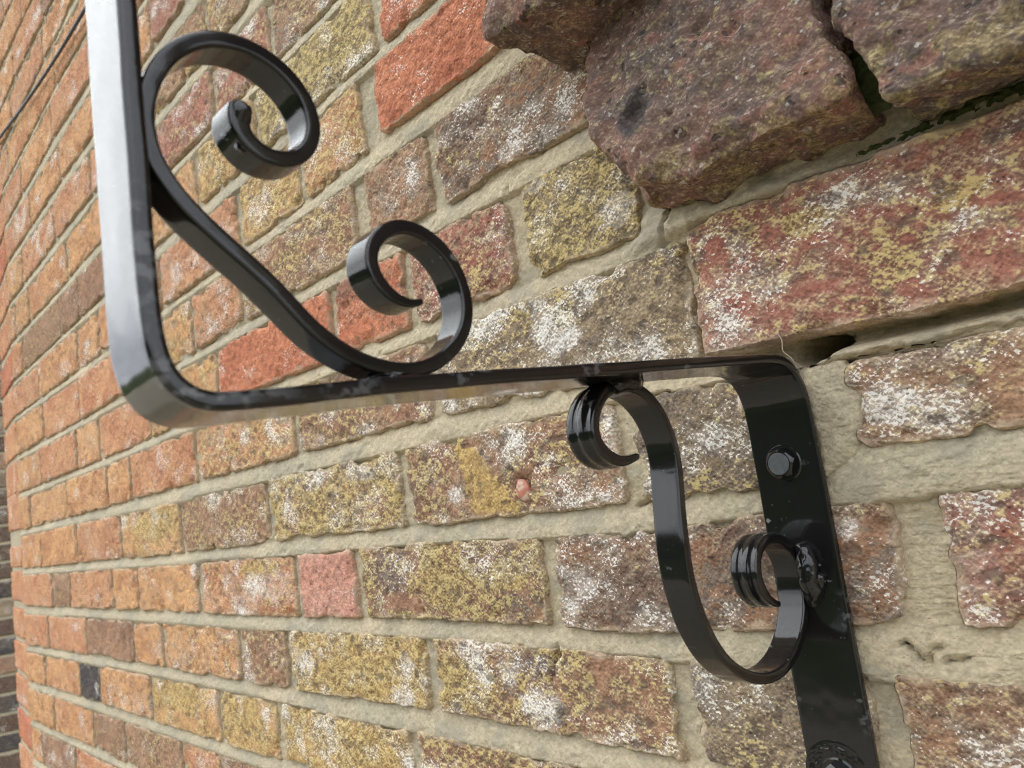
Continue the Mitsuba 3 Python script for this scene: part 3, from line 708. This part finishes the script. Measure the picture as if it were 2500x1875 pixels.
def weld(c, size, seed):
    s = trimesh.creation.icosphere(subdivisions=4, radius=1.0)
    s.vertices *= (.80 + .45 * nfbm(s.vertices * 1.5 + seed, 2, seed))[:, None]
    s.apply_scale(size)
    s.apply_translation(c)
    add('iron_bracket__weld', s, 'black_paint', True)


def blob(balls, label=None):
    """Run-together drops of weld under thick paint."""
    ms = [m3.Manifold.sphere(r, 20).translate(list(c)) for c, r in balls]
    m = m3.Manifold.batch_boolean([m3.Manifold.batch_hull([a, b]) for a, b in zip(ms[:-1], ms[1:])], m3.OpType.Add).refine_to_length(.0011)
    g = m.to_mesh()
    t = trimesh.Trimesh(np.array(g.vert_properties[:, :3], float), np.array(g.tri_verts), process=True)
    t = trimesh.smoothing.filter_taubin(t, iterations=24)
    t.vertices = t.vertices + t.vertex_normals * ((nfbm(t.vertices * 210, 2, 31) - .5) * .0018)[:, None]
    add('iron_bracket__weld', t, 'black_paint', True, label=label)


blob([((-.1868, -.0080, -.0505), .0042), ((-.1852, -.0098, -.0570), .0052), ((-.1858, -.0105, -.0630), .0050), ((-.1850, -.0090, -.0690), .0048), ((-.1866, -.0078, -.0745), .0036), ((-.1815, -.0070, -.0640), .0034)],
     'lumpy weld between the lower curl and the strap')
blob([((-.1765, -.2893, .1050), .0029), ((-.1800, -.2890, .1000), .0030), ((-.1850, -.2894, .1035), .0028), ((-.1780, -.2880, .0965), .0024)])
blob([((-.1920, -.1180, .0362), .0040), ((-.1880, -.1245, .0355), .0036), ((-.1900, -.1320, .0350), .0042), ((-.1960, -.1265, .0350), .0040)])
weld((-.1800, -.2480, .0352), (.0060, .0085, .0018), 7)
weld((-.1800, -.3146, .0965), (.0050, .0016, .0120), 8)


def bolt(c, turn):
    """Hexagon head with a chamfered round top, on a thin flange."""
    m = m3.Manifold.cylinder(.0056, .0080, .0080, 6).rotate([0, 0, turn])
    cone = m3.Manifold.cylinder(.0056, .0118, .0062, 48)
    head = m ^ cone
    flange = m3.Manifold.cylinder(.0010, .0098, .0090, 40)
    g = (head + flange).rotate([90, 0, 0]).translate(list(c))
    k = add('iron_bracket__bolt', g, 'black_paint', 25)
    disc = m3.Manifold.cylinder(.0003, .0056, .0053, 40).translate([0, 0, .0056]).rotate([90, 0, 0]).translate(list(c))
    add(k + '__top_face', disc, 'bolt_face', 25)


rr_, aa_ = np.meshgrid(np.linspace(.0085, .0165, 26), np.linspace(0, 2 * math.pi, 140))
wx, wz = -.1905 + rr_ * np.cos(aa_), -.1575 + rr_ * np.sin(aa_)
wP = np.stack([wx, wx * 0, wz], -1)
crest = np.sin(np.clip((rr_ - .0085) / .008, 0, 1) * math.pi)
wy = -.00605 - crest * (.0001 + .0008 * np.clip(nfbm(np.stack([aa_ * 3.2, rr_ * 500, rr_ * 0], -1), 3, 91) - .38, 0, 1) * 2)
q_ = (np.arange(139)[:, None] * 26 + np.arange(25)[None]).ravel()
q_ = np.stack([q_, q_ + 1, q_ + 27, q_ + 26], 1)
add('iron_bracket__wrinkled_paint', trimesh.Trimesh(np.stack([wx, wy, wz], -1).reshape(-1, 3), np.vstack([q_[:, [0, 1, 2]], q_[:, [0, 2, 3]]]), process=False), 'black_paint', True, label='ring of wrinkled paint round the lower bolt')


def bolt_col(p, n, uv):
    return mix(mi.Color3f(.035, .038, .040), mi.Color3f(.09, .095, .10), fbm(p.x * 700, p.y * 700, p.z * 700, 3))


scene['bolt_face'] = {'type': 'twosided', 'nested': {'type': 'principled', 'base_color': proc(bolt_col), 'roughness': .38, 'specular': .5}}
bolt((-.1898, -.0060, -.0065), 12)
bolt((-.1905, -.0060, -.1590), 40)


# ------------------------------------------------------------------ cable on the wall, thread of web
def tube(pts, r, n=10, seg=160):
    q, _ = (np.array(pts), 0)
    d = np.r_[0, np.cumsum(np.linalg.norm(np.diff(q, axis=0), axis=1))]
    p = np.stack([PchipInterpolator(d, q[:, c])(np.linspace(0, d[-1], seg)) for c in range(3)], 1)
    t = np.gradient(p, axis=0)
    t /= np.linalg.norm(t, axis=1, keepdims=True)
    a = np.cross(t, [0.1, 1, .2]); a /= np.linalg.norm(a, axis=1, keepdims=True)
    b = np.cross(t, a)
    ang = np.arange(n) * 2 * math.pi / n
    v = (p[:, None] + r * (np.cos(ang)[None, :, None] * a[:, None] + np.sin(ang)[None, :, None] * b[:, None])).reshape(-1, 3)
    i, j = np.meshgrid(np.arange(seg - 1), np.arange(n), indexing='ij')
    k0, k1 = i * n + j, i * n + (j + 1) % n
    f = np.stack([k0, k1, k1 + n, k0 + n], -1).reshape(-1, 4)
    return trimesh.Trimesh(v, np.vstack([f[:, [0, 1, 2]], f[:, [0, 2, 3]]]), process=False)


add('cable', tube([(-.60, -.008, .842), (-.90, -.008, .822), (-1.179, -.008, .813), (-1.283, -.008, .814), (-1.362, -.008, .817), (-1.468, -.008, .824), (-1.575, -.008, .833),
                   (-1.674, -.008, .844), (-1.757, -.008, .853), (-1.80, -.006, .857)], .0028), 'cable_sheath', True,
    label='thin dark cable running along the wall at the top left', category='cable')
add('cobweb', tube([(-.1790, -.010, .0585), (-.1775, -.009, .0540), (-.1785, -.008, .0495), (-.1760, -.005, .0445), (-.1755, -.001, .040)], .00028, 6, 40), 'silk', True,
    label='frayed strand of web hanging over the dark hole above the strap', category='cobweb')

# ------------------------------------------------------------------ the darker wall seen past the corner
note('dark_brick_wall', 'dark brown brick wall in the distance at the left edge', 'wall')
WC = np.array([-3.80, .42, 0.0])
wn = np.array([.93, -.36, 0.0]); wn /= np.linalg.norm(wn)
wd = np.array([-wn[1], wn[0], 0.0])
rng = np.random.default_rng(5)
for k in range(27):
    z0 = -.80 + k * .0745
    off = (.0, .11)[k % 2]
    for j in range(-4, 3):
        a, L = j * .225 + off, .213
        if a > .42 or a < -.75:
            continue
        bx = trimesh.creation.box(extents=[L, .05, .062])
        bx = m3.Manifold.cube([L, .05, .062], True)
        balls = [m3.Manifold.sphere(.004, 8).translate([sx * (L / 2 - .004), sy * .02, sz * .027]) for sx in (-1, 1) for sy in (-1, 1) for sz in (-1, 1)]
        g = m3.Manifold.batch_hull(balls).to_mesh()
        v = np.array(g.vert_properties[:, :3], float)
        v[:, 1] += rng.uniform(-.002, .002)
        w = WC + np.outer(a + L / 2 + v[:, 0], wd) - np.outer(v[:, 1], wn) + np.outer(z0 + v[:, 2], [0, 0, 1])
        me = trimesh.Trimesh(w, np.array(g.tri_verts), process=False)
        uv = np.tile([pack(rng.choice([7, 7, 4, 5, 3]), rng.integers(2, 7), rng.integers(0, 4), rng.integers(0, 3)), int(rng.integers(1, 60)) + .48], (len(w), 1))
        add('dark_brick_wall__brick', me, 'brick_clay', True, uv)
cs = [WC + wd * u_ - wn * h_ for u_, h_ in ((-.9, -.018), (.6, -.018), (.6, .1), (-.9, .1))]
slab = trimesh.convex.convex_hull(np.vstack([np.array(cs) + [0, 0, -1.55], np.array(cs) + [0, 0, 1.2]]))
add('dark_brick_wall__mortar', slab, 'lime_mortar')

scene['gravel'] = {'type': 'principled', 'base_color': proc(lambda p, n, uv: mix(mi.Color3f(.20, .175, .13), mi.Color3f(.32, .28, .22), fbm(p.x * 40, p.y * 40, p.z * 40, 3))), 'roughness': .95, 'specular': .1}
pv = trimesh.Trimesh([[-30, -4.2, -1.545], [30, -4.2, -1.545], [30, .2, -1.545], [-30, .2, -1.545]], [[0, 1, 2], [0, 2, 3]], process=False)
add('path', pv, 'gravel', kind='structure')
# ------------------------------------------------------------------ ground, and the rough bank across the garden that the paint mirrors
g = trimesh.Trimesh([[-200, -200, -1.55], [200, -200, -1.55], [200, 200, -1.55], [-200, 200, -1.55]], [[0, 1, 2], [0, 2, 3]], process=False)
add('lawn', g, 'grass_green', kind='structure')
ux, uz = np.meshgrid(np.linspace(-26, 14, 160), np.linspace(0, 1, 24))
P = np.stack([ux, uz * 3, ux * 0], -1)
hh = 2.0 + 1.3 * nfbm(np.stack([ux * .35, ux * 0, ux * 0], -1), 3, 4)
yy = -9.0 - 2.2 * np.sin(uz * 1.4) + (nfbm(P * 1.6, 4, 9) - .5) * 1.6
zz = -1.6 + uz * hh + (nfbm(P * 2.2, 3, 12) - .5) * .5
ny, nx = ux.shape
i = (np.arange(ny - 1)[:, None] * nx + np.arange(nx - 1)[None]).ravel()
q = np.stack([i, i + 1, i + nx + 1, i + nx], 1)
add('terrain', trimesh.Trimesh(np.stack([ux, yy, zz], -1).reshape(-1, 3), np.vstack([q[:, [0, 1, 2]], q[:, [0, 2, 3]]]), process=False), 'grass_green', True, kind='structure')
